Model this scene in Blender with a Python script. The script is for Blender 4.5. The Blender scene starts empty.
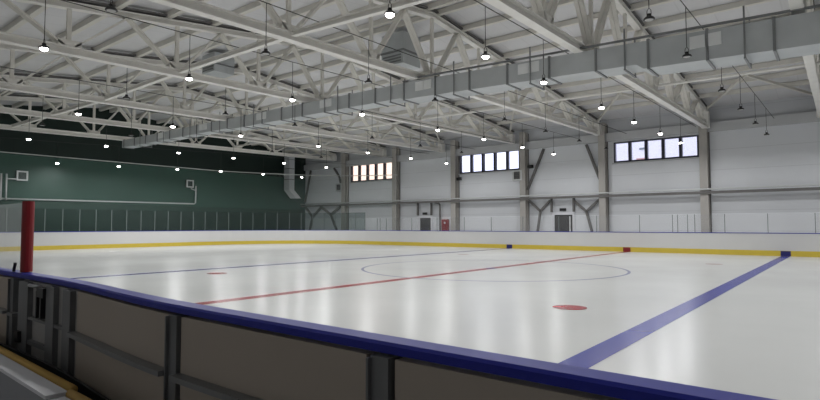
import bpy, bmesh, math, random
from mathutils import Vector, Matrix
random.seed(7)
scn = bpy.context.scene
C = scn.collection
PI = math.pi

# ------------------------------------------------------------------ materials
def newmat(name):
    m = bpy.data.materials.new(name); m.use_nodes = True
    nt = m.node_tree; nt.nodes.clear()
    out = nt.nodes.new('ShaderNodeOutputMaterial')
    return m, nt, out

def mat(name, col, rough=0.5, metal=0.0, var=0.08, scale=3.0, bump=0.0, spec=0.5, stretch=(1,1,1)):
    """a Principled surface whose colour drifts a little with noise"""
    m, nt, out = newmat(name)
    b = nt.nodes.new('ShaderNodeBsdfPrincipled')
    b.inputs['Roughness'].default_value = rough; b.inputs['Metallic'].default_value = metal
    b.inputs['Specular IOR Level'].default_value = spec
    tc = nt.nodes.new('ShaderNodeTexCoord'); mp = nt.nodes.new('ShaderNodeMapping')
    mp.inputs['Scale'].default_value = stretch
    n = nt.nodes.new('ShaderNodeTexNoise'); n.inputs['Scale'].default_value = scale; n.inputs['Detail'].default_value = 4
    mix = nt.nodes.new('ShaderNodeMix'); mix.data_type = 'RGBA'
    mix.inputs['A'].default_value = tuple(c*(1-var) for c in col)+(1,)
    mix.inputs['B'].default_value = tuple(min(1, c*(1+var)) for c in col)+(1,)
    nt.links.new(tc.outputs['Object'], mp.inputs['Vector']); nt.links.new(mp.outputs['Vector'], n.inputs['Vector'])
    nt.links.new(n.outputs['Fac'], mix.inputs['Factor']); nt.links.new(mix.outputs['Result'], b.inputs['Base Color'])
    if bump:
        bp = nt.nodes.new('ShaderNodeBump'); bp.inputs['Strength'].default_value = bump
        nt.links.new(n.outputs['Fac'], bp.inputs['Height']); nt.links.new(bp.outputs['Normal'], b.inputs['Normal'])
    nt.links.new(b.outputs['BSDF'], out.inputs['Surface'])
    return m

def emit(name, col, s):
    m, nt, out = newmat(name)
    e = nt.nodes.new('ShaderNodeEmission'); e.inputs['Color'].default_value = col+(1,); e.inputs['Strength'].default_value = s
    nt.links.new(e.outputs[0], out.inputs['Surface']); return m

def panelmat(name, col, axis, pitch, line=0.8, groove=0.04, rough=0.45, var=0.06, bands=None):
    """sandwich panels: thin darker seams every `pitch` metres along an axis, light dirt noise"""
    m, nt, out = newmat(name)
    N, L = nt.nodes.new, nt.links.new
    b = N('ShaderNodeBsdfPrincipled'); b.inputs['Roughness'].default_value = rough
    tc = N('ShaderNodeTexCoord'); sp = N('ShaderNodeSeparateXYZ'); L(tc.outputs['Object'], sp.inputs[0])
    d = N('ShaderNodeMath'); d.operation = 'DIVIDE'; d.inputs[1].default_value = pitch; L(sp.outputs[axis], d.inputs[0])
    f = N('ShaderNodeMath'); f.operation = 'FRACT'; L(d.outputs[0], f.inputs[0])
    g = N('ShaderNodeMath'); g.operation = 'LESS_THAN'; g.inputs[1].default_value = groove; L(f.outputs[0], g.inputs[0])
    n = N('ShaderNodeTexNoise'); n.inputs['Scale'].default_value = 0.5; n.inputs['Detail'].default_value = 5; L(tc.outputs['Object'], n.inputs['Vector'])
    mx = N('ShaderNodeMix'); mx.data_type = 'RGBA'
    mx.inputs['A'].default_value = tuple(c*(1-var) for c in col)+(1,); mx.inputs['B'].default_value = tuple(c*(1+var) for c in col)+(1,)
    L(n.outputs['Fac'], mx.inputs['Factor'])
    m2 = N('ShaderNodeMix'); m2.data_type = 'RGBA'; m2.blend_type = 'MULTIPLY'
    m2.inputs['B'].default_value = (line, line, line, 1); L(mx.outputs['Result'], m2.inputs['A']); L(g.outputs[0], m2.inputs['Factor'])
    res = m2.outputs['Result']
    if bands:   # colour is scaled in steps at given heights: [(z, factor), ...] up to 10 m
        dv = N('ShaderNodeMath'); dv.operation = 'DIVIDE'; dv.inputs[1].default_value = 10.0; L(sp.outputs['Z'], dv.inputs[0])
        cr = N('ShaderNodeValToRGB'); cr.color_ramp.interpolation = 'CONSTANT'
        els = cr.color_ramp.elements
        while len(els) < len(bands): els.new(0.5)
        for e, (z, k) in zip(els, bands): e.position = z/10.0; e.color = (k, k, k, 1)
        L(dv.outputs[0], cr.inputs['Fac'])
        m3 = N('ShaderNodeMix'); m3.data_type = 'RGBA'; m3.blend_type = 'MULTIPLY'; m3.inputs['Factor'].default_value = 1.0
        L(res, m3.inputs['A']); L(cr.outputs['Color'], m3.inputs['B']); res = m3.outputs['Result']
    L(res, b.inputs['Base Color'])
    bp = N('ShaderNodeBump'); bp.inputs['Strength'].default_value = 0.25; bp.inputs['Distance'].default_value = 0.01; bp.invert = True
    L(g.outputs[0], bp.inputs['Height']); L(bp.outputs['Normal'], b.inputs['Normal'])
    L(b.outputs['BSDF'], out.inputs['Surface']); return m

def glassmat(name, haze, hcol=(0.8, 0.85, 0.85), gloss=0.05, tint=(1, 1, 1)):
    """thin clear sheet: mostly transparent, a little mirror, a little dusty haze"""
    m, nt, out = newmat(name)
    N, L = nt.nodes.new, nt.links.new
    t = N('ShaderNodeBsdfTransparent'); t.inputs['Color'].default_value = tint+(1,)
    d = N('ShaderNodeBsdfDiffuse'); d.inputs['Color'].default_value = hcol+(1,)
    tl = N('ShaderNodeBsdfTranslucent'); tl.inputs['Color'].default_value = hcol+(1,)
    dd = N('ShaderNodeMixShader'); dd.inputs[0].default_value = 0.5; L(d.outputs[0], dd.inputs[1]); L(tl.outputs[0], dd.inputs[2])
    g = N('ShaderNodeBsdfGlossy'); g.inputs['Roughness'].default_value = 0.06
    n = N('ShaderNodeTexNoise'); n.inputs['Scale'].default_value = 1.5
    mr = N('ShaderNodeMapRange'); mr.inputs['To Min'].default_value = haze*0.8; mr.inputs['To Max'].default_value = haze*1.2
    tc = N('ShaderNodeTexCoord'); L(tc.outputs['Object'], n.inputs['Vector']); L(n.outputs['Fac'], mr.inputs['Value'])
    a = N('ShaderNodeMixShader'); L(mr.outputs['Result'], a.inputs[0]); L(t.outputs[0], a.inputs[1]); L(dd.outputs[0], a.inputs[2])
    b = N('ShaderNodeMixShader'); b.inputs[0].default_value = gloss; L(a.outputs[0], b.inputs[1]); L(g.outputs[0], b.inputs[2])
    L(b.outputs[0], out.inputs['Surface']); return m

def icemat(name, col, rough=(0.20, 0.30), var=0.03, scr=True):
    m, nt, out = newmat(name)
    N, L = nt.nodes.new, nt.links.new
    b = N('ShaderNodeBsdfPrincipled'); b.inputs['IOR'].default_value = 1.33
    tc = N('ShaderNodeTexCoord')
    n = N('ShaderNodeTexNoise'); n.inputs['Scale'].default_value = 0.35; n.inputs['Detail'].default_value = 6; L(tc.outputs['Object'], n.inputs['Vector'])
    mx = N('ShaderNodeMix'); mx.data_type = 'RGBA'
    mx.inputs['A'].default_value = tuple(c*(1-var) for c in col)+(1,); mx.inputs['B'].default_value = tuple(min(1, c*(1+var)) for c in col)+(1,)
    L(n.outputs['Fac'], mx.inputs['Factor']); L(mx.outputs['Result'], b.inputs['Base Color'])
    mr = N('ShaderNodeMapRange'); mr.inputs['To Min'].default_value = rough[0]; mr.inputs['To Max'].default_value = rough[1]
    L(n.outputs['Fac'], mr.inputs['Value']); L(mr.outputs['Result'], b.inputs['Roughness'])
    n2 = N('ShaderNodeTexNoise'); n2.inputs['Scale'].default_value = 1.3; n2.inputs['Detail'].default_value = 3; L(tc.outputs['Object'], n2.inputs['Vector'])
    bp = N('ShaderNodeBump'); bp.inputs['Strength'].default_value = 0.06; bp.inputs['Distance'].default_value = 0.02
    L(n2.outputs['Fac'], bp.inputs['Height']); L(bp.outputs['Normal'], b.inputs['Normal'])
    L(b.outputs['BSDF'], out.inputs['Surface']); return m

M = dict(
    steel=mat('painted_steel', (0.90, 0.885, 0.84), 0.45, var=0.1, scale=2),
    steel2=mat('painted_steel_web', (0.82, 0.80, 0.74), 0.5, var=0.12, scale=3),
    purlin=mat('purlin_paint', (0.74, 0.72, 0.66), 0.5, var=0.1, scale=2),
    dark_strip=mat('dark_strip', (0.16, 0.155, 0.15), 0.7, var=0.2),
    roof=panelmat('roof_sheet', (0.72, 0.72, 0.73), 'X', 1.0, line=0.93, groove=0.05, rough=0.6, var=0.07),
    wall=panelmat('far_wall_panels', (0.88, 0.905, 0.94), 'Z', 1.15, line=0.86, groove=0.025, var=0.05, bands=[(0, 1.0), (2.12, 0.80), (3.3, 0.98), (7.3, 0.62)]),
    green=panelmat('green_wall_panels', (0.021, 0.080, 0.058), 'Y', 1.2, line=0.75, groove=0.02, rough=0.6, var=0.15, bands=[(0, 0.62), (3.0, 1.0), (5.95, 0.22)]),  # top band darkened: shade above the lamps is put into the colour
    grey_wall=mat('plain_wall', (0.58, 0.58, 0.58), 0.6, scale=0.6),
    band=mat('band_paint', (0.60, 0.61, 0.62), 0.5, scale=1.0),
    column=mat('column_paint', (0.47, 0.45, 0.42), 0.5, var=0.12, scale=2),
    column_dark=mat('dark_steel_and_column_shadow', (0.16, 0.155, 0.15), 0.6, var=0.15),
    duct=mat('galvanised', (0.56, 0.59, 0.60), 0.42, 0.2, var=0.15, scale=1.4),
    duct_flange=mat('duct_flange', (0.25, 0.26, 0.265), 0.5, 0.3, var=0.15),
    shiny=mat('bright_sheet_metal', (0.85, 0.87, 0.9), 0.35, 0.2, var=0.1),
    mouth=mat('white_duct_mouth', (0.92, 0.93, 0.94), 0.4, var=0.03),
    grille=mat('grille_paint', (0.85, 0.87, 0.87), 0.5),
    black=mat('black_plastic', (0.015, 0.015, 0.016), 0.4, var=0.2),
    cable=mat('cable_sheath', (0.03, 0.03, 0.03), 0.6, var=0.2),
    concrete=mat('concrete', (0.22, 0.22, 0.21), 0.8, var=0.15, scale=1.2, bump=0.1),
    ice=icemat('ice', (0.60, 0.608, 0.592)),
    ice_red=icemat('ice_red_paint', (0.36, 0.03, 0.04), var=0.2),
    ice_pale=icemat('ice_worn_red_paint', (0.50, 0.40, 0.40), var=0.15),
    ice_blue=icemat('ice_blue_paint', (0.04, 0.048, 0.31), var=0.15),
    ice_grey=icemat('ice_circle_paint', (0.30, 0.31, 0.42), var=0.1),
    board=mat('white_board', (0.60, 0.60, 0.59), 0.35, var=0.04, scale=1.0),
    yellow=mat('yellow_kick', (0.58, 0.44, 0.05), 0.4, var=0.08),
    blue=mat('blue_cap', (0.025, 0.032, 0.34), 0.45, var=0.12, scale=2, spec=0.25),
    kickred=mat('red_mark', (0.20, 0.012, 0.015), 0.4),
    kickblue=mat('blue_mark', (0.02, 0.02, 0.13), 0.4),
    panel=mat('beige_board_back', (0.47, 0.41, 0.345), 0.55, var=0.07, scale=1.5),
    frame=mat('grey_board_frame', (0.20, 0.205, 0.21), 0.45, 0.3, var=0.15, scale=4),
    block_shade=mat('shaded_block_side', (0.36, 0.37, 0.40), 0.6, var=0.08),  # darker than the top: the side's shade is put into its colour
    gate_panel=mat('grey_gate_panel', (0.40, 0.39, 0.38), 0.5, var=0.08),
    frame_lt=mat('grey_ledge', (0.23, 0.235, 0.24), 0.45, 0.3, var=0.1),
    skirt=mat('dark_skirt', (0.03, 0.03, 0.032), 0.6),
    chrome=mat('steel_latch', (0.55, 0.56, 0.58), 0.3, 0.8),
    redpad=mat('red_padding', (0.27, 0.008, 0.014), 0.45, var=0.1),
    foam=mat('ochre_pipe', (0.55, 0.34, 0.08), 0.5, var=0.12, scale=6),
    white=mat('white_laminate', (0.85, 0.86, 0.9), 0.45, var=0.06, scale=4),
    whitepipe=mat('white_pipe', (0.68, 0.70, 0.70), 0.4),
    darkgrille=mat('dark_grille', (0.06, 0.065, 0.07), 0.5),
    winframe=mat('dark_window_frame', (0.025, 0.025, 0.045), 0.4),
    door=mat('dark_door', (0.022, 0.022, 0.022), 0.4),
    red=mat('red_cabinet', (0.36, 0.015, 0.02), 0.4),
    facade=mat('pale_facade', (0.92, 0.89, 0.93), 0.8),
    facade_red=mat('salmon_cornice', (0.55, 0.30, 0.27), 0.8),
    glass=glassmat('screen_glass', 0.018, gloss=0.02, tint=(0.76, 0.80, 0.79)),
    glass_near=glassmat('near_screen_glass', 0.13, gloss=0.05),
    glass_far=glassmat('far_screen_glass', 0.05, hcol=(0.85, 0.87, 0.9), gloss=0.03),
    pane=glassmat('window_glass', 0.02, gloss=0.04, tint=(0.95, 0.97, 1.0)),
    pane_warm=glassmat('warm_sky_tint_glass', 0.02, gloss=0.04, tint=(1.0, 0.88, 0.74)),  # warm sky light put into the tint of one window's glass
    net=glassmat('safety_net', 0.085, hcol=(0.55, 0.66, 0.62), gloss=0.0),
    post=mat('glass_post', (0.20, 0.23, 0.225), 0.4, 0.4),
    rope=mat('net_rope', (0.6, 0.62, 0.6), 0.6),
    lens_on=emit('lamp_lens_lit', (1.0, 0.97, 0.92), 28.0),
    lens_off=mat('lamp_lens_unlit', (0.45, 0.45, 0.44), 0.3),
)

# ------------------------------------------------------------------ mesh helpers
def bm_box(bm, x0, x1, y0, y1, z0, z1):
    v = [bm.verts.new(p) for p in [(x0,y0,z0),(x1,y0,z0),(x1,y1,z0),(x0,y1,z0),(x0,y0,z1),(x1,y0,z1),(x1,y1,z1),(x0,y1,z1)]]
    for f in ((0,3,2,1),(4,5,6,7),(0,1,5,4),(1,2,6,5),(2,3,7,6),(3,0,4,7)): bm.faces.new([v[i] for i in f])
    return bm

def bm_prof(bm, a, b, prof, up=(0,0,1), prof2=None):
    """sweep a closed 2-D profile (side, up) straight from a to b"""
    a, b = Vector(a), Vector(b); d = (b-a).normalized(); up = Vector(up)
    s = d.cross(up)
    if s.length < 1e-5: s = d.cross(Vector((1,0,0)))
    s.normalize(); u = s.cross(d).normalized()
    r0 = [bm.verts.new(a+s*p[0]+u*p[1]) for p in prof]; r1 = [bm.verts.new(b+s*p[0]+u*p[1]) for p in (prof2 or prof)]
    n = len(prof)
    for i in range(n): bm.faces.new((r0[i], r0[(i+1)%n], r1[(i+1)%n], r1[i]))
    bm.faces.new(r0[::-1]); bm.faces.new(r1)
    return bm

def rect(w, h): return [(-w/2,-h/2),(w/2,-h/2),(w/2,h/2),(-w/2,h/2)]
def ibeam(w, h, t=0.03, wt=0.025):
    a, b, c = w/2, h/2, wt/2
    return [(-a,-b),(a,-b),(a,-b+t),(c,-b+t),(c,b-t),(a,b-t),(a,b),(-a,b),(-a,b-t),(-c,b-t),(-c,-b+t),(-a,-b+t)]
def cchan(w, h, t=0.02):
    a, b = w/2, h/2
    return [(-a,-b),(a,-b),(a,-b+t),(-a+t,-b+t),(-a+t,b-t),(a,b-t),(a,b),(-a,b)]
def ngon(r, n=10): return [(r*math.cos(2*PI*i/n), r*math.sin(2*PI*i/n)) for i in range(n)]

def bm_tube(bm, pts, r, n=8):
    pts = [Vector(p) for p in pts]; rings = []
    for i, p in enumerate(pts):
        d = (pts[min(i+1, len(pts)-1)]-pts[max(i-1, 0)]).normalized()
        s = d.cross(Vector((0,0,1)))
        if s.length < 1e-4: s = Vector((1,0,0))
        s.normalize(); u = s.cross(d).normalized()
        rings.append([bm.verts.new(p+s*r*math.cos(2*PI*k/n)+u*r*math.sin(2*PI*k/n)) for k in range(n)])
    for a, b in zip(rings, rings[1:]):
        for k in range(n): bm.faces.new((a[k], a[(k+1)%n], b[(k+1)%n], b[k]))
    bm.faces.new(rings[0][::-1]); bm.faces.new(rings[-1]); return bm

def bm_lathe(bm, prof, n=20, c=(0,0,0)):
    """profile of (radius, z) turned about z through c"""
    rings = []
    for r, z in prof:
        rings.append([bm.verts.new((c[0]+r*math.cos(2*PI*k/n), c[1]+r*math.sin(2*PI*k/n), c[2]+z)) for k in range(n)])
    for a, b in zip(rings, rings[1:]):
        for k in range(n): bm.faces.new((a[k], a[(k+1)%n], b[(k+1)%n], b[k]))
    bm.faces.new(rings[0][::-1]); bm.faces.new(rings[-1]); return bm

def obj(name, bm, m, parent=None, smooth=False, bev=0.0):
    bmesh.ops.recalc_face_normals(bm, faces=bm.faces[:])
    if bev:
        bmesh.ops.bevel(bm, geom=bm.edges[:], offset=bev, segments=2, affect='EDGES', profile=0.5)
    me = bpy.data.meshes.new(name); bm.to_mesh(me); bm.free()
    me.materials.append(m)
    if smooth:
        for p in me.polygons: p.use_smooth = True
    o = bpy.data.objects.new(name, me); C.objects.link(o)
    if parent: o.parent = parent
    return o
def B(): return bmesh.new()
def box(name, m, x0, x1, y0, y1, z0, z1, parent=None, bev=0.0):
    return obj(name, bm_box(B(), x0, x1, y0, y1, z0, z1), m, parent, bev=bev)
def empty(name, label, cat, loc=(0,0,0), group=None):
    o = bpy.data.objects.new(name, None); C.objects.link(o); o.location = loc
    o.empty_display_size = 0.2
    o['label'] = label; o['category'] = cat
    if group: o['group'] = group
    return o
def tag(o, label, cat, group=None, kind=None):
    o['label'] = label; o['category'] = cat
    if group: o['group'] = group
    if kind: o['kind'] = kind
    return o
def struct(o, label=None):
    o['kind'] = 'structure'
    if label: o['label'] = label
    return o
ORD = ['first','second','third','fourth','fifth','sixth','seventh','eighth','ninth','tenth','eleventh','twelfth']

# ------------------------------------------------------------------ dimensions
XL, XR, YN, YF = -31.2, 31.2, -3.8, 33.4         # hall
YC = 15.0                                        # roof ridge
def tilt(y): return 0.0225*(y-YC)
def ztop(y): return 9.55-0.108*abs(y-YC)+tilt(y)  # top of the roof trusses
def zbot(y): return 6.75+tilt(y)                 # underside of the bottom chords
X0R, X1R, RR = -28.4, 28.4, 8.5                  # rink outline
RW = 30.0
CAMX, CAMY, CAMZ = 9.5072, -1.4014, 1.4669

# ------------------------------------------------------------------ shell
struct(box('floor', M['concrete'], XL-0.3, XR+0.3, YN-0.3, YF+0.3, -0.35, -0.03))
# far wall, built round its three window openings
WIN = [(-25.0, -20.05, 5.36, 6.93), (-13.32, -8.26, 5.42, 6.86), (-1.70, 3.12, 5.42, 6.70)]
bm = B(); y0, y1 = YF, YF+0.25
edges = [XL] + [e for w in WIN for e in w[:2]] + [XR]
for i in range(0, len(edges), 2): bm_box(bm, edges[i], edges[i+1], y0, y1, -0.3, 8.6)
for a, b, z0, z1 in WIN:
    bm_box(bm, a, b, y0, y1, -0.3, z0); bm_box(bm, a, b, y0, y1, z1, 8.6)
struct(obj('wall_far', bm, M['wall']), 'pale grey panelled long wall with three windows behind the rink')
def gable(name, x, m):
    bm = B()
    pts = [(YN,-0.3),(YF,-0.3),(YF,ztop(YF)+0.3),(YC,ztop(YC)+0.3),(YN,ztop(YN)+0.3)]
    a = [bm.verts.new((x, y, z)) for y, z in pts]; b = [bm.verts.new((x+(-0.25 if x<0 else 0.25), y, z)) for y, z in pts]
    bm.faces.new(a); bm.faces.new(b[::-1])
    for i in range(5): bm.faces.new((a[i], a[(i+1)%5], b[(i+1)%5], b[i]))
    return struct(obj(name, bm, m))
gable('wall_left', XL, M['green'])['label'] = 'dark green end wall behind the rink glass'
gable('wall_right', XR, M['grey_wall'])
struct(box('wall_near', M['grey_wall'], XL, XR, YN-0.25, YN, -0.3, 7.6))
bm = B()
for ya, yb in ((YN-0.25, YC), (YC, YF+0.25)):
    za, zb = ztop(ya)+0.24, ztop(yb)+0.24
    v = [bm.verts.new(p) for p in [(XL-0.25,ya,za),(XR+0.25,ya,za),(XR+0.25,yb,zb),(XL-0.25,yb,zb)]]
    w = [bm.verts.new(x.co+Vector((0,0,0.2))) for x in v]
    bm.faces.new(v[::-1]); bm.faces.new(w)
    for i in range(4): bm.faces.new((v[i], v[(i+1)%4], w[(i+1)%4], w[i]))
struct(obj('ceiling', bm, M['roof']), 'pale sheeted pitched roof above the trusses')
# the grey band at the head of the far wall
bm = B(); bm_box(bm, XL+0.02, XR, YF-0.22, YF-0.002, 6.80, 7.32)
struct(obj('trim_1', bm, M['band']), 'grey band along the head of the far wall')

# windows
for i, (a, b, z0, z1) in enumerate(WIN):
    bm = B(); t = 0.10; ya, yb = YF-0.05, YF+0.2
    bm_box(bm, a, b, ya, yb, z0, z0+t); bm_box(bm, a, b, ya, yb, z1-t*0.6, z1)
    n = 5; W = (b-a)
    for k in range(n+1):
        c = a+W*k/n; hw = 0.085
        bm_box(bm, max(a, c-hw), min(b, c+hw), ya, yb, z0+t, z1-t*0.6)
    fr = struct(obj('window_%d' % (i+1), bm, M['winframe']), 'dark framed five pane window high in the far wall')
    bm = B(); bm_box(bm, a+0.02, b-0.02, YF+0.09, YF+0.1, z0+0.02, z1-0.02)
    obj('pane', bm, M['pane_warm' if i == 0 else 'pane'], fr)
    sl = B(); bm_box(sl, a-0.1, b+0.1, YF-0.1, YF-0.052, z0-0.09, z0-0.01)
    obj('sill', sl, M['band'], fr)

# doors
for i, (a, b, z1, label) in enumerate([(-17.12, -16.05, 2.08, 'dark doorway under a pale lintel beside the red cabinet'),
                                       (-5.70, -4.45, 2.18, 'dark doorway with white frame between two braces of the far wall')]):
    d = struct(box('door_%d' % (i+1), M['door'], a, b, YF-0.06, YF-0.001, -0.03, z1), label)
    bm = B(); w = 0.16
    bm_box(bm, a-w, a, YF-0.1, YF-0.001, -0.03, z1+w*1.2); bm_box(bm, b, b+w, YF-0.1, YF-0.001, -0.03, z1+w*1.2); bm_box(bm, a, b, YF-0.1, YF-0.001, z1, z1+w*1.2)
    obj('door_frame', bm, M['white'], d)
    bm = B(); bm_box(bm, b-0.22, b-0.14, YF-0.085, YF-0.061, 0.1, z1-0.1)
    obj('door_glazing', bm, M['grille'] if i else M['darkgrille'], d)
    # sign above the door and the two posts that carry the frame up to the rail
    s = box('exit_sign_box', M['black'], (a+b)/2-0.22, (a+b)/2+0.22, YF-0.18, YF-0.12, z1+0.26, z1+0.44)
    tag(s, 'small dark sign box above the %s far doorway' % ('red cabinet side' if i == 0 else 'braced bay'), 'sign')
    for k, x in enumerate((a-0.14, b+0.14)):
        p = obj('door_post', bm_prof(B(), (x, YF-0.2, z1+0.2), (x, YF-0.2, 3.36), rect(0.12, 0.14), up=(0,1,0)), M['column_dark'])
        tag(p, 'short dark steel post above the %s doorway, %s' % ('red cabinet' if i == 0 else 'braced bay', 'green wall side' if k == 0 else 'window end side'), 'post')

# red cabinet, pipe beside it
c = empty('fire_cabinet', 'red fire hose cabinet on the far wall beside a column', 'cabinet', (-14.6, YF, 1.0))
def P(o, *a): return tuple(a[i]-o.location[i] for i in range(3))
bm = B(); bm_box(bm, -0.30, 0.26, -0.25, -0.002, -0.1, 0.95); obj('cabinet_body', bm, M['red'], c, bev=0.01)
bm = B(); bm_box(bm, -0.26, 0.22, -0.27, -0.252, -0.06, 0.91); bm_box(bm, -0.05, 0.01, -0.285, -0.27, 0.35, 0.45); obj('cabinet_door', bm, M['redpad'], c)
bm = B(); bm_box(bm, -0.02, 0.06, -0.276, -0.271, 0.6, 0.76); bm_box(bm, -0.07, 0.11, -0.276, -0.271, 0.64, 0.70); obj('cabinet_marking', bm, M['white'], c)
p = obj('drain_pipe', bm_tube(B(), [(-15.6, YF-0.2, 3.3), (-15.2, YF-0.2, 3.22), (-15.08, YF-0.2, 3.05), (-15.05, YF-0.2, 0.0)], 0.07, 10), M['column_dark'], smooth=True)
tag(p, 'dark pipe dropping down the far wall beside the red cabinet', 'pipe')

# columns of the far wall
COL = [9.3, 3.43, -2.32, -7.82, -13.62, -19.5, -25.5]
where = ['just past the frame edge', 'beside the widest window, nearest the blue line end', 'between the braced bay and the widest window', 'between the middle window and the braced bay',
         'next to the red cabinet', 'between the dark doorway and the window nearest the green wall', 'between the green wall bay and its window']
for i, x in enumerate(COL):
    c = empty('steel_column', 'grey-beige steel wall column %s' % where[i], 'column', (x, YF, 0), 'columns along the far wall')
    bm = B(); bm_prof(bm, (0, -0.30, -0.03), (0, -0.30, 7.98), ibeam(0.42, 0.46, 0.04, 0.05), up=(0,1,0)); obj('shaft', bm, M['column'], c)
    bm = B(); bm_box(bm, 0.05, 0.25, -0.07, -0.004, -0.03, 7.9); obj('shadow_side_strip', bm, M['column_dark'], c)  # dark strip in place of the shadow on the column's right side
    bm = B(); bm_box(bm, -0.26, 0.26, -0.62, -0.02, -0.03, 0.02); obj('base_plate', bm, M['column_dark'], c)

# rail and pipe along the far wall
r = empty('wall_rail', 'long grey service rail with a dark channel along the far wall', 'rail', (0, YF-0.72, 3.42))
bm = B(); bm_prof(bm, (XL+0.2, 0, 0.08), (24, 0, 0.08), ngon(0.05, 10)); obj('rail_pipe', bm, M['whitepipe'], r, smooth=True)
bm = B(); bm_prof(bm, (XL+0.2, 0.10, -0.10), (24, 0.10, -0.10), rect(0.12, 0.15)); obj('channel', bm, M['column_dark'], r)

# bracing in the two braced bays
def brace(name, label, segs, w=0.16, m='column_dark', grp=None):
    bm = B()
    for a, b in segs: bm_prof(bm, (a[0], YF-0.2, a[1]), (b[0], YF-0.2, b[1]), rect(w, 0.12), up=(0,1,0))
    o = obj(name, bm, M[m]); return tag(o, label, 'brace', grp)
brace('wall_brace', 'grey steel brace sloping down to the middle window column above the rail', [((-6.35, 6.72), (-7.6, 3.95))])
brace('wall_brace', 'grey steel brace sloping down to the widest window column above the rail', [((-3.4, 6.72), (-2.48, 4.2))])
brace('wall_brace', 'Y-shaped grey brace under the rail, between the middle column and braced doorway', [((-7.5, 3.2), (-6.66, 2.45)), ((-5.95, 3.15), (-6.66, 2.45)), ((-6.66, 2.45), (-7.05, 0.0))], 0.14)
brace('wall_brace', 'Y-shaped grey brace under the rail, between the braced doorway and widest window', [((-4.3, 3.1), (-3.46, 2.38)), ((-2.6, 3.15), (-3.46, 2.38)), ((-3.46, 2.38), (-2.85, 0.0))], 0.14)
brace('wall_brace', 'arched grey portal brace under the rail next to the green wall', [((-30.9, 3.2), (-29.9, 2.3)), ((-29.9, 2.3), (-30.6, 0.0)), ((-29.9, 2.3), (-28.7, 3.2)), ((-28.7, 3.2), (-27.4, 2.5)), ((-27.4, 2.5), (-26.4, 0.6)), ((-27.4, 2.5), (-26.1, 3.2))], 0.2)
brace('wall_brace', 'grey brace rising from the rail beside the green wall', [((-31.0, 3.7), (-30.2, 6.75))])
brace('wall_brace', 'grey brace curving up beside the window nearest the green wall', [((-25.8, 4.3), (-26.3, 5.9)), ((-26.3, 5.9), (-27.0, 6.75))])

# fan heater boxes
def heater(loc, axis, s, label, wh=True):
    t = empty('fan_heater', label, 'heater', loc, 'wall fan heaters')
    def bx(u0, u1, d0, d1, z0, z1): return (bm_box(B(), u0, u1, -d1, -d0, z0, z1) if axis == 'y' else bm_box(B(), d0, d1, u0, u1, z0, z1))
    h = s/2
    bm = bx(-h, h, 0.03, 0.20, -h, h); obj('casing', bm, M['darkgrille'], t)
    bm = B(); w = 0.09
    for u0, u1, z0, z1 in ((-h, h, h-w, h), (-h, h, -h, -h+w), (-h, -h+w, -h+w, h-w), (h-w, h, -h+w, h-w)):
        if axis == 'y': bm_box(bm, u0, u1, -0.26, -0.201, z0, z1)
        else: bm_box(bm, 0.201, 0.26, u0, u1, z0, z1)
    obj('front_frame', bm, M['whitepipe'] if wh else M['band'], t)
    bm = B()
    for k in range(5):
        z = -h+w+(s-2*w)*(k+0.5)/5
        if axis == 'y': bm_box(bm, -h+w, h-w, -0.225, -0.201, z-0.02, z+0.02)
        else: bm_box(bm, 0.201, 0.225, -h+w, h-w, z-0.02, z+0.02)
    obj('grille', bm, M['column_dark'] if axis == 'y' else M['green'], t)
    return t
heater((-8.22, YF-0.3, 4.97), 'y', 0.72, 'dark fan heater with a pale frame under the middle window')
heater((-26.05, YF-0.3, 4.92), 'y', 0.72, 'grey fan heater on the wall column next to the green wall bay', False)
heater((XL+0.02, 10.08, 4.63), 'x', 0.62, 'white framed fan heater on the green wall nearest the red post')
heater((XL+0.02, 21.36, 4.80), 'x', 0.60, 'white framed fan heater on the green wall at the far end of the pipe')
# pipework on the green wall
bm = B(); x = XL+0.14
bm_tube(bm, [(x, 6.0, 3.13), (x, 21.8, 3.22), (x, 21.9, 3.3), (x, 21.92, 4.66)], 0.055, 8)
bm_tube(bm, [(x, 21.92, 4.3), (x, 21.5, 4.42)], 0.04, 8)
tag(obj('heating_pipe', bm, M['whitepipe'], smooth=True), 'long white heating pipe running along the green wall', 'pipe')
for k, y in enumerate((8.98, 9.25)):
    bm = B(); bm_tube(bm, [(x+0.13, y, 3.05), (x+0.13, y, 4.7)], 0.05, 8)
    if k: bm_tube(bm, [(x+0.13, y, 4.4), (x+0.13, 9.75, 4.4)], 0.04, 8)
    tag(obj('riser_pipe', bm, M['whitepipe'], smooth=True), 'white riser pipe on the green wall, %s' % ('closer to the fan heater' if k else 'farther from the fan heater'), 'pipe')
# floodlights on the wall
for k, (x, z) in enumerate(((-7.3, 5.52), (-13.2, 5.0))):
    f = empty('floodlight', 'small black floodlight on the far wall %s' % ('beside the sloping brace' if k == 0 else 'below the middle window corner'), 'floodlight', (x, YF-0.3, z))
    bm = B(); bm_prof(bm, (-0.2, 0, 0), (0.2, -0.06, 0.03), rect(0.14, 0.22)); obj('housing', bm, M['black'], f)
    bm = B(); bm_box(bm, -0.04, 0.04, 0.0, 0.29, -0.04, 0.04); obj('bracket', bm, M['black'], f)

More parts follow.
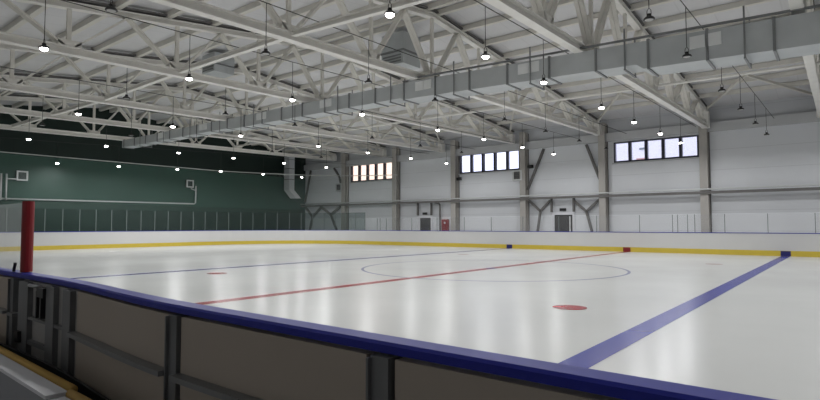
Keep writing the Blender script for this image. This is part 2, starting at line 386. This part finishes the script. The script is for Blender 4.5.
# metal duct drop at the corner
t = empty('duct_drop', 'bright metal air duct dropping down before the green wall with slanted mouth', 'duct', (-30.55, 30.9, 4.0))
bm = B(); bm_box(bm, -0.38, 0.38, -0.3, 0.3, 0.75, 3.85); obj('duct_shaft', bm, M['shiny'], t)
bm = B()
r0 = [bm.verts.new(p) for p in [(-0.38,-0.3,0.75),(0.38,-0.3,0.75),(0.38,0.3,0.75),(-0.38,0.3,0.75)]]
r1 = [bm.verts.new(p) for p in [(0.17,0.0,-0.02),(0.97,0.0,-0.02),(0.97,0.62,-0.02),(0.17,0.62,-0.02)]]
for i in range(4): bm.faces.new((r0[i], r0[(i+1)%4], r1[(i+1)%4], r1[i]))
bm.faces.new(r0); bm.faces.new(r1[::-1])
obj('duct_mouth', bm, M['mouth'], t)
bm = B()
for z in (1.7, 2.7): bm_box(bm, -0.41, 0.41, -0.33, 0.33, z, z+0.05)
obj('duct_flange', bm, M['duct_flange'], t)

# ------------------------------------------------------------------ roof trusses
TX = [8.82, 3.6, -2.5, -8.6, -14.6, -20.6, -26.6]
TO = [-0.22, -0.20, 0.05, 0.09, 0.0, 0.12, 0.22]
tname = ['cut by the edge of the photo above the blue line end', 'ending at the column beside the widest window', 'ending at the column between braced bay and widest window',
         'ending at the column next to the middle window', 'ending at the column next to the red cabinet', 'second nearest the green end wall', 'nearest the green end wall']
TN = [15.0, 15.0, 15.0, 15.0, 15.2, 15.6, 15.9]   # where each truss has its middle node
def truss(x, off, label, yn=15.0):
    t = empty('roof_truss', label, 'truss', (x, YC, 6.75), 'white steel roof trusses')
    L = lambda y, z: (0, y-YC, z-6.75)
    ya, yb = YN+0.05, 32.55
    zb = lambda y: zbot(y)+0.125+off
    bm = B(); bm_prof(bm, L(ya, zb(ya)), L(yb, zb(yb)), ibeam(0.26, 0.25, 0.035, 0.06)); obj('bottom_chord', bm, M['steel'], t)
    for a, b in ((ya, YC), (YC, yb+0.45)):
        bm = B(); bm_prof(bm, L(a, ztop(a)-0.10), L(b, ztop(b)-0.10), ibeam(0.24, 0.2, 0.03, 0.05)); obj('top_chord', bm, M['steel'], t)
        bm = B(); bm_prof(bm, L(a, ztop(a)+0.10), L(b, ztop(b)+0.10), rect(0.28, 0.06)); obj('shadow_gap_strip', bm, M['dark_strip'], t)  # dark strip added to stand for the shadow gap under the roof
    nodes = [yn-3.4*k for k in range(5, 0, -1)]+[yn]+[yn+3.4*k for k in range(1, 6)]
    for y in nodes:
        if y > 31.9: y = 31.9
        zl, zh = zb(y)+0.11, ztop(y)-0.19
        bm = B(); bm_prof(bm, L(y, zl), L(y, zh), rect(0.10, 0.12), up=(0,1,0)); obj('vertical_member', bm, M['steel2'], t)
        bm = B(); bm_box(bm, -0.135, 0.135, y-YC-0.32, y-YC+0.32, zb(y)-6.75+0.126, zb(y)-6.75+0.30); obj('gusset', bm, M['steel2'], t)
        for s in (-1, 1):
            y2 = y+1.7*s
            if y2 < ya or y2 > yb: continue
            z2 = ztop(y2)-0.19
            bm = B()
            for dx in (-0.07, 0.07): bm_prof(bm, (dx, y+0.14*s-YC, zb(y)+0.12-6.75), (dx, y2-YC, z2-6.75), rect(0.06, 0.13) if True else None, up=(1,0,0))
            obj('diagonal_member', bm, M['steel2'], t)
    bm = B(); bm_box(bm, -0.2, 0.2, yb-YC-0.01, yb-YC+0.42, zb(yb)-6.75-0.12, ztop(yb)-6.75-0.18); obj('end_plate', bm, M['steel'], t)
    return t
for x, o, l, yn in zip(TX, TO, tname, TN): truss(x, o, 'white steel roof truss '+l, yn)

# purlins lying along the hall on the trusses
k = 0
for side, n in ((-1, 11), (1, 10)):
    for i in range(n):
        y = YC+side*(0.35+1.7*i)
        if y < YN+0.2 or y > YF-0.3: continue
        z = ztop(y)+0.125
        bm = B()
        bm_prof(bm, (XL, y, z), (XR, y, z), rect(0.17, 0.20))
        o = obj('roof_purlin', bm, M['purlin'])
        tag(o, 'beige roof purlin, %s down from the ridge on the %s slope' % (ORD[i], 'near' if side < 0 else 'far wall'), 'purlin', 'beige roof purlins')

# tie beams along the hall between trusses
for j, (ty, tz, w, nm, who) in enumerate(((8.25, 0.18, 0.15, 'white', 'bays nearest the camera side'), (15.0, 0.16, 0.14, 'beige', 'above the big duct'))):
    for i in range(len(TX)-1):
        xa, xb = TX[i], TX[i+1]
        za, zb_ = zbot(ty)+TO[i]+tz, zbot(ty)+TO[i+1]+tz
        if j == 0 : za += 0.0
        bm = B(); bm_prof(bm, (xa-0.16, ty, za), (xb+0.16, ty, zb_), ibeam(w, 0.16, 0.03, 0.04))
        o = obj('tie_beam', bm, M['steel'])
        tag(o, '%s tie beam between %s and %s truss from the photo edge, %s' % (nm, ORD[i], ORD[i+1], who), 'beam', 'tie beams between trusses')
bm = B(); bm_tube(bm, [(-26, 22.2, 7.45), (-8, 22.2, 7.32), (2.5, 22.2, 7.21), (9.0, 22.2, 7.14), (14, 22.2, 7.10)], 0.055, 8)
tag(obj('tie_rod', bm, M['steel'], smooth=True), 'thin white rod along the hall beyond the big duct', 'rod')
# roof-plane bracing near the far eave
for i in range(len(TX)-1):
    xa, xb = TX[i], TX[i+1]; xm = (xa+xb)/2
    for s, x in ((0, xa), (1, xb)):
        bm = B()
        ya, yb = 32.2, 27.5
        bm_prof(bm, (x+(-0.2 if s == 0 else 0.2), ya, ztop(ya)-0.12), (xm+(0.05 if s == 0 else -0.05), yb, ztop(yb)-0.12), rect(0.10, 0.12))
        o = obj('roof_brace', bm, M['purlin'])
        tag(o, 'beige far eave roof brace, %s truss bay from the window edge, %s half' % (ORD[i], 'window end' if s == 0 else 'green wall'), 'brace', 'far eave roof braces')

# ------------------------------------------------------------------ air duct
d = empty('air_duct', 'big square grey sheet metal air duct hung along the hall below the trusses', 'duct', (0, 13.95, 6.5))
def dz(x): return 6.72-0.03*(x+2.5) if x > -2.5 else 6.72-0.006*(x+2.5)
SEG = [(24, 5.4, 0.76, 0.95), (5.2, -3.0, 0.62, 0.85), (-3.2, -14.0, 0.54, 0.72), (-14.2, -26.0, 0.46, 0.6)]
def dhw(x):
    for a, b, h, w in SEG:
        if x >= b: return h, w
    return SEG[-1][2:]
bm = B(); prev = None
def ring(x, h, w):
    z = dz(x)-6.5
    return [bm.verts.new((x, yy, zz)) for yy, zz in ((0, z), (w, z), (w, z-h), (0, z-h))]
rings = []
for a, b, h, w in SEG:
    rings.append(ring(a, h, w))
    if b < -2.5 < a: rings.append(ring(-2.5, h, w))
    rings.append(ring(b, h, w))
for r0, r1 in zip(rings, rings[1:]):
    for q in range(4): bm.faces.new((r0[q], r0[(q+1)%4], r1[(q+1)%4], r1[q]))
bm.faces.new(rings[0]); bm.faces.new(rings[-1][::-1])
obj('duct_body', bm, M['duct'], d)
x = 11.2
while x > -25.9:
    h, w = dhw(x); z = dz(x)-6.5; bm = B(); e = 0.035
    for y0_, y1_, z0_, z1_ in ((-e, 0, z-h-e, z+e), (w, w+e, z-h-e, z+e), (0, w, z, z+e), (0, w, z-h-e, z-h)): bm_box(bm, x-0.03, x+0.03, y0_, y1_, z0_, z1_)
    obj('duct_flange', bm, M['duct_flange'], d)
    x -= 1.42
x = 10.6
while x > -25.5:
    h, w = dhw(x); z = dz(x)-6.5; bm = B()
    for yy in (-0.07, w+0.05): bm_box(bm, x-0.02, x+0.02, yy, yy+0.02, z-h-0.09, z+0.42)
    bm_box(bm, x-0.025, x+0.025, -0.09, w+0.08, z-h-0.13, z-h-0.09)
    obj('hanger', bm, M['duct_flange'], d)
    x -= 2.84
for x in (6.9, 2.0, -2.1, -7.2, -11.6, -16.6, -21.0):
    h, w = dhw(x); z = dz(x)-6.5; bm = B()
    for k in range(2): bm_box(bm, x-0.36+0.37*k, x-0.01+0.37*k, -0.03, -0.001, z-h*0.35-0.16, z-h*0.35+0.16)
    obj('air_grille', bm, M['grille'], d)
# cable tray above the duct
bm = B(); bm_prof(bm, (20, 13.98, dz(20)+0.12), (-2.5, 13.98, dz(-2.5)+0.12), cchan(0.07, 0.05), ); 
ct = obj('cable_tray', bm, M['duct_flange']); tag(ct, 'dark cable tray running along the top of the big duct, window end', 'tray')
# roof vent boxes
for k, (x, y, z0, z1, w) in enumerate(((-4.75, 15.9, 8.05, 9.35, 1.15), (-12.6, 12.3, 8.35, 9.2, 1.0))):
    t = empty('roof_vent', 'grey box shaped roof vent %s' % ('above the big duct near the ridge' if k == 0 else 'hung in the roof between two middle trusses'), 'vent', (x, y, z1))
    h = z1-z0
    bm = B(); bm_box(bm, -w/2, w/2, -w/2, w/2, -h, 0.0); obj('vent_body', bm, M['duct'], t)
    bm = B(); bm_box(bm, -w/2-0.04, w/2+0.04, -w/2-0.04, w/2+0.04, -h*0.62, -h*0.56); obj('vent_flange', bm, M['duct_flange'], t)
    bm = B()
    for q in range(3): bm_box(bm, -w/2+0.1, w/2-0.1, -w/2-0.03, -w/2-0.001, -h+0.08+0.12*q, -h+0.14+0.12*q)
    obj('louver', bm, M['duct_flange'], t)

# ------------------------------------------------------------------ pendant lamps
LZ = 5.75
YS = [3.2, 6.8, 10.4, 13.62, 18.2, 21.8, 25.5, 29.1]
def line_row(xa, xb, i0, i1): return [(xa+(xb-xa)*(y-YS[0])/(YS[-1]-YS[0]), y, LZ) for y in YS[i0:i1]]
# every lamp row from the window-end edge of the photo towards the green wall: lit or not, lamp positions
ROWS = [(True, line_row(10.1, 10.4, 0, 8)), (False, line_row(6.35, 6.8, 2, 8)), (True, line_row(2.35, 3.08, 0, 8)), (False, line_row(-1.76, -0.75, 0, 8)),
        (True, line_row(-5.45, -3.85, 0, 8)), (False, line_row(-9.45, -7.8, 0, 7)), (True, line_row(-13.5, -11.6, 1, 8)), (False, line_row(-17.3, -15.7, 1, 6)),
        (True, [(-21.8, 7.7, LZ), (-21.3, 11.1, LZ), (-20.8, 14.9, LZ), (-20.4, 18.3, LZ), (-20.2, 22.1, LZ), (-19.9, 25.7, LZ)]),
        (True, [(-27.9, 11.0, 5.3), (-26.75, 14.1, 5.3), (-25.6, 17.4, 5.3), (-24.5, 20.0, 5.3), (-24.0, 23.2, 5.3), (-23.7, 26.6, 5.3)])]
def lamp_proto(lit, cord):
    t = bpy.data.objects.new('pendant_lamp', None); C.objects.link(t)
    bm = B(); bm_lathe(bm, [(0.035, 0.125), (0.05, 0.12), (0.056, 0.065), (0.10, 0.05), (0.13, 0.02), (0.135, 0.0), (0.12, -0.008)], 18); obj('housing', bm, M['black'], t)
    bm = B(); bm_lathe(bm, ([(0.105, -0.009), (0.10, -0.035), (0.07, -0.056), (0.02, -0.062)] if lit else [(0.10, -0.007), (0.095, -0.012), (0.02, -0.014)]), 18); obj('lens', bm, M['lens_on'] if lit else M['lens_off'], t)
    bm = B(); bm_tube(bm, [(-0.05, 0, 0.10), (-0.045, 0, 0.19), (0, 0, 0.25), (0.045, 0, 0.19), (0.05, 0, 0.10)], 0.009, 6); obj('bracket', bm, M['black'], t)
    bm = B(); bm_tube(bm, [(0, 0, 0.245), (0, 0, cord)], 0.010, 6); obj('cord', bm, M['cable'], t)
    if lit:
        L = bpy.data.lights.new('lamp_light', 'AREA'); L.shape = 'DISK'; L.size = 0.28; L.energy = LAMP_W; L.color = (0.99, 0.99, 1.0); L.spread = math.radians(178)
        lo = bpy.data.objects.new('lamp_light', L); C.objects.link(lo); lo.parent = t; lo.location = (0, 0, -0.08)
    return t
LAMP_W = 80.0
CORD = 1.28
protos = {True: None, False: None}
def place(lit, loc, label, group):
    src = protos[lit]
    if src is None:
        t = lamp_proto(lit, CORD); protos[lit] = t
    else:
        t = src.copy(); C.objects.link(t)
        for ch in src.children:
            c = ch.copy(); C.objects.link(c); c.parent = t
    t.location = loc; t.scale = (0.86, 0.86, 1.0); t['label'] = label; t['category'] = 'lamp'; t['group'] = group
    return t
rown = {True: 0, False: 0}
for ri, (lit, pos) in enumerate(ROWS):
    r = rown[lit]; rown[lit] += 1; w = 'glowing' if lit else 'dark'
    for n, q in enumerate(pos):
        lab = '%s pendant lamp, %s from near end, %s %s row from window edge' % ('glowing' if lit else 'dark unlit', ORD[n], ORD[r], w)
        place(lit, q, lab, 'glowing high-bay pendant lamps' if lit else 'unlit high-bay pendant lamps')
    # the wire the row hangs from
    (xa, ya, z), (xb, yb, _) = pos[0], pos[-1]
    f = lambda y: max(XL+0.4, xa+(xb-xa)*(y-ya)/(yb-ya))
    bm = B(); bm_tube(bm, [(f(-3.5), -3.5, z+CORD+0.01)]+[(q[0], q[1], z+CORD+0.01) for q in pos]+[(f(32.4), 32.4, z+CORD+0.01)], 0.012, 6)
    o = obj('lamp_wire', bm, M['cable'])
    tag(o, 'thin dark wire across the hall carrying the %s %s lamp row from the window edge' % (ORD[r], w), 'wire', 'lamp wires across the hall')

# ------------------------------------------------------------------ ice and its markings
def arc(cx, cy, r, a0, a1, n): return [(cx+r*math.cos(a0+(a1-a0)*i/n), cy+r*math.sin(a0+(a1-a0)*i/n)) for i in range(n+1)]
def outline(off=0.0, full=True, xs=19.9, n=14):
    """rink edge from the near side's left end round the far side to its right end; off > 0 goes outward"""
    r = RR+off
    p = [(-xs, -off)] if not full else []
    p += arc(X0R+RR, RR, r, -PI/2, -PI, n)
    p += arc(X0R+RR, RW-RR, r, PI, PI/2, n)
    p += arc(X1R-RR, RW-RR, r, PI/2, 0, n)
    p += arc(X1R-RR, RR, r, 0, -PI/2, n)
    return p
bm = B()
o_ = outline(0.03)
top = [bm.verts.new((x, y, 0)) for x, y in o_]; bot = [bm.verts.new((x, y, -0.03)) for x, y in o_]
bm.faces.new(top[::-1]); bm.faces.new(bot)
for i in range(len(o_)): j = (i+1) % len(o_); bm.faces.new((top[i], top[j], bot[j], bot[i]))
ice = struct(obj('ice_sheet', bm, M['ice']), 'grey-white glossy ice of the rink')
def flat(name, m, polys, z=0.003):
    bm = B()
    for poly in polys: bm.faces.new([bm.verts.new((x, y, z)) for x, y in poly])
    return obj(name, bm, m, ice)
def stripe(x, w): return [(x-w/2, 0.02), (x+w/2, 0.02), (x+w/2, RW-0.02), (x-w/2, RW-0.02)]
BL = 7.33
flat('centre_line', M['ice_red'], [stripe(0, 0.30)])
flat('blue_line', M['ice_blue'], [[(BL-0.25, 0.02), (BL+0.07, 0.02), (BL+0.18, RW-0.02), (BL-0.18, RW-0.02)]])
flat('blue_line', M['ice_blue'], [stripe(-BL, 0.30)])
a0, a1 = arc(0, 15, 4.36, 0, 2*PI, 96), arc(0, 15, 4.45, 0, 2*PI, 96)
flat('centre_circle', M['ice_grey'], [(a0[i], a0[i+1], a1[i+1], a1[i]) for i in range(96)], 0.0045)
for sx in (-1, 1):
    for y in (8.05, RW-8.05): flat('faceoff_spot', M['ice_red'] if y < 15 else M['ice_pale'], [arc(sx*(BL-1.7), y, 0.30, 0, 2*PI, 32)[:-1]], 0.004)
flat('centre_spot', M['ice_blue'], [arc(0, 15, 0.18, 0, 2*PI, 24)[:-1]], 0.006)

# ------------------------------------------------------------------ boards round the rink
def sweep(bm, path_fn, prof):
    """prof: closed list of (outward offset, z); path_fn(off) -> list of xy"""
    rings = [[Vector((x, y, z)) for x, y in path_fn(o)] for o, z in prof]
    n = len(prof); L = len(rings[0])
    vs = [[bm.verts.new(p) for p in r] for r in rings]
    for k in range(n):
        a, b = vs[k], vs[(k+1) % n]
        for i in range(L-1): bm.faces.new((a[i], a[i+1], b[i+1], b[i]))
    bm.faces.new([vs[k][0] for k in range(n)]); bm.faces.new([vs[k][-1] for k in range(n)][::-1])
    return bm
BH = 1.08
bd = empty('rink_boards', 'white dasher boards with yellow kick strip and blue cap round the far sides', 'boards', (0, RW, 0))
def path(off): return [(x, y-RW) for x, y in outline(off)]
obj('board_face', sweep(B(), path, [(0, -0.02), (0, BH), (0.1, BH), (0.1, -0.02)]), M['board'], bd)
obj('kick_strip', sweep(B(), path, [(-0.012, 0.0), (-0.012, 0.25), (-0.001, 0.26), (-0.001, 0.0)]), M['yellow'], bd)
obj('cap_rail', sweep(B(), path, [(-0.015, BH+0.001), (-0.015, BH+0.035), (0.13, BH+0.035), (0.13, BH+0.001)]), M['blue'], bd)
for x, m in ((-BL, 'kickblue'), (0, 'kickred'), (BL, 'kickblue')):
    obj('line_mark', bm_box(B(), x-0.2, x+0.2, -0.022, -0.013, 0.01, 0.25), M[m], bd)
# vertical joints between board sections
def frompath(pts):
    acc = [0]
    for a, b in zip(pts, pts[1:]): acc.append(acc[-1]+math.hypot(b[0]-a[0], b[1]-a[1]))
    def at(s):
        for i in range(len(acc)-1):
            if acc[i+1] >= s:
                t = (s-acc[i])/(acc[i+1]-acc[i]); a, b = pts[i], pts[i+1]
                return (a[0]+(b[0]-a[0])*t, a[1]+(b[1]-a[1])*t), math.atan2(b[1]-a[1], b[0]-a[0])
        return pts[-1], 0.0
    return at, acc[-1]
at, tot = frompath(outline(-0.002))
s = 2.0; bm = B()
while s < tot*0.62:
    (x, y), a = at(s); c_, s_ = math.cos(a), math.sin(a); hw = 0.008
    v = [bm.verts.new((x-c_*hw*q, y-s_*hw*q-RW, z)) for q, z in ((1, 0.27), (-1, 0.27), (-1, BH-0.01), (1, BH-0.01))]
    bm.faces.new(v); s += 2.4
obj('section_joint', bm, M['band'], bd)

# glass above the end boards
def screen(name, label, pts_s, z0, z1, gm, at, group=None, zp=0.0, r=0.018):
    t = empty(name, label, 'glass screen', (*at(pts_s[0])[0], z0))
    ox, oy = at(pts_s[0])[0]
    for q, (sa, sb) in enumerate(zip(pts_s, pts_s[1:])):
        (xa, ya), _ = at(sa); (xb, yb), _ = at(sb)
        bm = B(); bm_prof(bm, (xa-ox, ya-oy, (z1-z0)/2), (xb-ox, yb-oy, (z1-z0)/2), rect(0.012, z1-z0-0.01)); obj('glass_pane', bm, gm, t)
    for s in pts_s:
        (x, y), _ = at(s); bm = B(); bm_prof(bm, (x-ox, y-oy, 0.002), (x-ox, y-oy, z1-z0+zp), rect(r*2, r*2), up=(0,1,0)); obj('screen_post', bm, M['post'], t)
    return t
atg, totg = frompath(outline(0.06))
L1 = RR*PI/2  # length of a corner arc
s_list = []; s = 3.0
send = 13.4+13.0+13.4+0.8
while s < send: s_list.append(s); s += 0.965
screen('glass_screen', 'tall clear glass screen in posts on the end boards before the green wall', s_list, BH+0.037, 2.52, M['glass'], atg)
# lower glass along the far side
xsp = [-18.82, -18.51, -17.89, -15.4, -13.1, -10.8, -8.69, -6.4, -4.0, -1.7, 0.69, 2.38, 2.63, 3.11, 3.45, 4.82, 6.65, 8.5, 10.5]
t = empty('glass_screen', 'low hazy glass screen with thin posts on the far boards', 'glass screen', (0, RW+0.06, BH+0.037))
for a, b in zip(xsp, xsp[1:]): obj('glass_pane', bm_box(B(), a, b, -0.006, 0.006, 0.003, 0.92), M['glass_far'], t)
for x in xsp: obj('screen_post', bm_box(B(), x-0.014, x+0.014, -0.014, 0.014, 0.0, 0.93), M['post'], t)

# safety net hung behind the end boards
atn, totn = frompath(outline(0.55))
pts = [atn(s)[0] for s in [0.5+0.45*i for i in range(98)]]
pts = [p for p in pts if p[0] < -15.5]
zt = lambda i: 5.80-0.45*max(0, (i-60))/35
n_ = len(pts)
t = empty('safety_net', 'fine hazy safety net hung from a rope behind the end boards', 'net', (-29, 15, 5.7))
bm = B()
tp = [bm.verts.new((x+29, y-15, (5.80-0.5*max(0.0, (x+28.0)/12.5))-5.7)) for x, y in pts]
bt = [bm.verts.new((x+29, y-15, 0.9-5.7)) for x, y in pts]
for i in range(n_-1): bm.faces.new((tp[i], tp[i+1], bt[i+1], bt[i]))
cr = [tuple(v.co) for v in tp]
nt_ = obj('net_mesh', bm, M['net'], t)
obj('net_rope', bm_tube(B(), cr, 0.03, 6), M['rope'], t)

# ------------------------------------------------------------------ near boards
nb = empty('near_boards', 'near dasher boards with blue cap, beige backs and grey steel posts', 'boards', (7, 0, 0))
ox = 7.0
XN0, XN1 = -19.85, 19.85
gate0, gate1 = 4.57, 5.68
posts = [x for x in [4.38-1.26*k for k in range(0, 20)] if x > XN0]+[7.08+1.27*k for k in range(0, 11) if 7.08+1.27*k < XN1]
obj('board_face', bm_box(B(), XN0-ox, XN1-ox, -0.03, 0.0, -0.02, 1.055), M['board'], nb)
obj('kick_strip', bm_box(B(), XN0-ox, XN1-ox, 0.001, 0.012, 0.0, 0.25), M['yellow'], nb)
pr = [(-0.05,-0.013),(0.05,-0.013),(0.05,0.012),(0.04,0.021),(-0.04,0.021),(-0.05,0.012)]
obj('cap_rail', bm_prof(B(), (XN0-ox, -0.045, 1.078), (XN1-ox, -0.045, 1.078), pr), M['blue'], nb)
ps = sorted(posts)
for a, b in zip(ps, ps[1:]):
    if a < 4.5 < b:
        continue
    obj('board_panel', bm_box(B(), a+0.06-ox, b-0.06-ox, -0.10, -0.04, 0.02, 1.052), M['panel'], nb)
obj('board_panel', bm_box(B(), gate1+0.02-ox, 7.02-ox, -0.10, -0.04, 0.02, 1.052), M['panel'], nb)
for x in ps:
    bm = B(); bm_box(bm, x-0.03-ox, x+0.045-ox, -0.115, -0.04, -0.02, 1.056); bm_box(bm, x-0.035-ox, x-0.025-ox, -0.13, -0.115, -0.02, 1.05)
    obj('post', bm, M['frame'], nb)
for z in (0.79, 0.30):
    bm = B()
    segs = [(XN0, 4.33)] + [(4.44, 4.56), (5.69, 7.04)] + [(a+0.06, b-0.06) for a, b in zip(ps, ps[1:]) if a > 7]
    for a, b in segs: bm_box(bm, a-ox, b-ox, -0.155, -0.101, z-0.012, z+0.012)
    obj('ledge', bm, M['frame_lt'], nb)
obj('skirt', bm_box(B(), XN0-ox, XN1-ox, -0.150, -0.131, -0.02, 0.54), M['skirt'], nb)
# the gate in the near boards
g = obj('gate', bm_box(B(), gate0+0.01-ox, gate1-0.01-ox, -0.09, -0.04, 0.05, 1.052), M['gate_panel'], nb)
bm = B()
for a, b in ((4.59, 4.79), (5.16, 5.31), (5.49, 5.64)): bm_box(bm, a-ox, b-ox, -0.125, -0.091, 0.05, 1.05)
bm_box(bm, 4.79-ox, 5.16-ox, -0.12, -0.091, 0.60, 0.63); bm_box(bm, 4.79-ox, 5.16-ox, -0.12, -0.091, 0.78, 0.80); bm_box(bm, 5.31-ox, 5.49-ox, -0.12, -0.091, 0.78, 0.80)
obj('gate_frame', bm, M['frame'], g)
bm = B(); bm_box(bm, 5.03-ox, 5.155-ox, -0.145, -0.092, 0.965, 1.03); bm_box(bm, 4.97-ox, 4.99-ox, -0.13, -0.092, 0.81, 1.0); bm_box(bm, 5.05-ox, 5.075-ox, -0.13, -0.092, 0.81, 0.965)
obj('latch', bm, M['black'], g)
bm = B(); bm_tube(bm, [(4.84-ox, -0.092, 1.03), (4.85-ox, -0.135, 1.035), (4.96-ox, -0.135, 1.035), (4.98-ox, -0.10, 1.03)], 0.012, 8); obj('handle', bm, M['chrome'], g, smooth=True)
bm = B(); bm_box(bm, 4.60-ox, 4.68-ox, -0.15, -0.126, 0.60, 0.68); obj('hinge', bm, M['black'], g)
# the near boards are not dead straight: past the gate they stand a little further in
def bend(o):
    bm = bmesh.new(); bm.from_mesh(o.data)
    for k in range(16):
        bmesh.ops.bisect_plane(bm, geom=bm.verts[:]+bm.edges[:]+bm.faces[:], plane_co=(7.2-0.14*k-ox, 0, 0), plane_no=(1, 0, 0))
    bmesh.ops.bisect_plane(bm, geom=bm.verts[:]+bm.edges[:]+bm.faces[:], plane_co=(-6-ox, 0, 0), plane_no=(1, 0, 0))
    for v in bm.verts:
        x = v.co.x+ox
        t = min(1, max(0, (7.2-x)/2.1)); t = t*t*(3-2*t)
        if x < -6: t *= max(0, (x+19.0)/13.0)
        v.co.y += 0.12*t
    bm.to_mesh(o.data); bm.free()
for o in list(nb.children)+list(g.children): bend(o)
# red padded post and glass at the end of the near screen
ng = empty('near_screen', 'clear glass screen ending in a red padded post on the near boards', 'glass screen', (4.6, 0.09, 1.103))
bm = B(); bm_prof(bm, (-0.18, 0, 0.0), (-0.18, 0, 0.56), ngon(0.042, 14), up=(0,1,0)); obj('padded_post', bm, M['redpad'], ng, smooth=False)
gx = [-0.235, -1.2, -2.4, -3.6, -4.8]
for a, b in zip(gx, gx[1:]): obj('glass_pane', bm_box(B(), b+0.01, a-0.01, -0.006, 0.006, 0.0, 0.55), M['glass_near'], ng)
for x in gx[1:]: obj('screen_post', bm_box(B(), x-0.015, x+0.015, -0.02, 0.02, 0.0, 0.55), M['post'], ng)
bm = B(); bm_tube(bm, [(-0.30, -0.05, 0.0), (-0.29, -0.05, 0.03), (-0.275, -0.05, 0.055), (-0.27, -0.05, 0.07)], 0.012, 8); obj('clip', bm, M['black'], ng, smooth=True)

# ochre pipe and white edging block at the foot of the near boards
SL = -0.032                                      # they run slightly away from the boards towards the camera
for k, (xa, xb, dy, z) in enumerate(((2.5, 6.30, 0.0, 0.602), (6.31, 9.2, -0.018, 0.588))):
    py = lambda x: -0.188+dy+SL*(x-4.9)
    bm = B(); bm_tube(bm, [(xa, py(xa), z), (xb, py(xb), z)], 0.024, 14)
    tag(obj('padded_pipe', bm, M['foam'], smooth=True), 'ochre padded pipe along the near boards, %s' % ('longer run past the gate' if k == 0 else 'short piece after the joint'), 'pipe')
for k, (xa, xb, z, dy) in enumerate(((2.5, 6.32, 0.605, 0), (6.335, 9.2, 0.588, -0.02))):
    t = empty('edge_block', 'white topped block along the foot of the near boards, %s' % ('up to the pipe joint' if k == 0 else 'lower piece after the joint'), 'block', (xa, -0.268+dy+SL*(xa-4.9), 0))
    t.rotation_euler = (0, 0, math.atan(SL))
    bm = B(); bm_box(bm, 0, xb-xa, -0.052, 0.050, z-0.02, z); obj('block_top', bm, M['white'], t)
    bm = B(); bm_box(bm, 0.0, xb-xa, -0.046, 0.046, -0.03, z-0.021); obj('block_body', bm, M['block_shade'], t)

# building seen through the windows
bl = empty('outside_building', 'pale building seen through the widest window', 'building', (-6, 62, 0))
bm = B(); bm_box(bm, -5.5, 16, 0, 8, -1, 13.5); obj('wall_face', bm, M['facade'], bl)
bm = B(); bm_box(bm, -2.1, -1.2, -0.1, -0.01, 9.95, 10.15); obj('building_window', bm, M['post'], bl)
bm = B(); bm_box(bm, -2.4, -1.1, -0.2, -0.01, 8.72, 8.98); obj('balcony_edge', bm, M['facade_red'], bl)
gd = struct(box('ground', M['concrete'], -60, 60, YF+0.4, 90, -1.0, -0.4))

# ------------------------------------------------------------------ sky, camera
w = bpy.data.worlds.new('sky'); scn.world = w; w.use_nodes = True
nt = w.node_tree; nt.nodes.clear()
bg = nt.nodes.new('ShaderNodeBackground'); bg.inputs['Color'].default_value = (0.82, 0.83, 1.0, 1); bg.inputs['Strength'].default_value = 2.0
wo = nt.nodes.new('ShaderNodeOutputWorld'); nt.links.new(bg.outputs[0], wo.inputs[0])

cam = bpy.data.cameras.new('camera'); co = bpy.data.objects.new('camera', cam); C.objects.link(co)
cam.sensor_fit = 'HORIZONTAL'; cam.sensor_width = 36.0; cam.lens = 543.03*36/820; cam.clip_end = 300; cam.clip_start = 0.05
yaw, pitch, roll = 0.67279, 0.04721, -0.00060
f = Vector((-math.sin(yaw)*math.cos(pitch), math.cos(yaw)*math.cos(pitch), math.sin(pitch)))
r = Vector((math.cos(yaw), math.sin(yaw), 0)); u = r.cross(f)
r2 = math.cos(roll)*r+math.sin(roll)*u; u2 = -math.sin(roll)*r+math.cos(roll)*u
m = Matrix((r2, u2, -f)).transposed().to_4x4(); m.translation = (CAMX, CAMY, CAMZ)
co.matrix_world = m
scn.camera = co
scn.view_settings.view_transform = 'Standard'
scn.view_settings.look = 'None'
scn.view_settings.exposure = 0.0
scn.cycles.max_bounces = 8; scn.cycles.diffuse_bounces = 4; scn.cycles.glossy_bounces = 4
scn.cycles.transparent_max_bounces = 12
scn.cycles.sample_clamp_indirect = 4.0
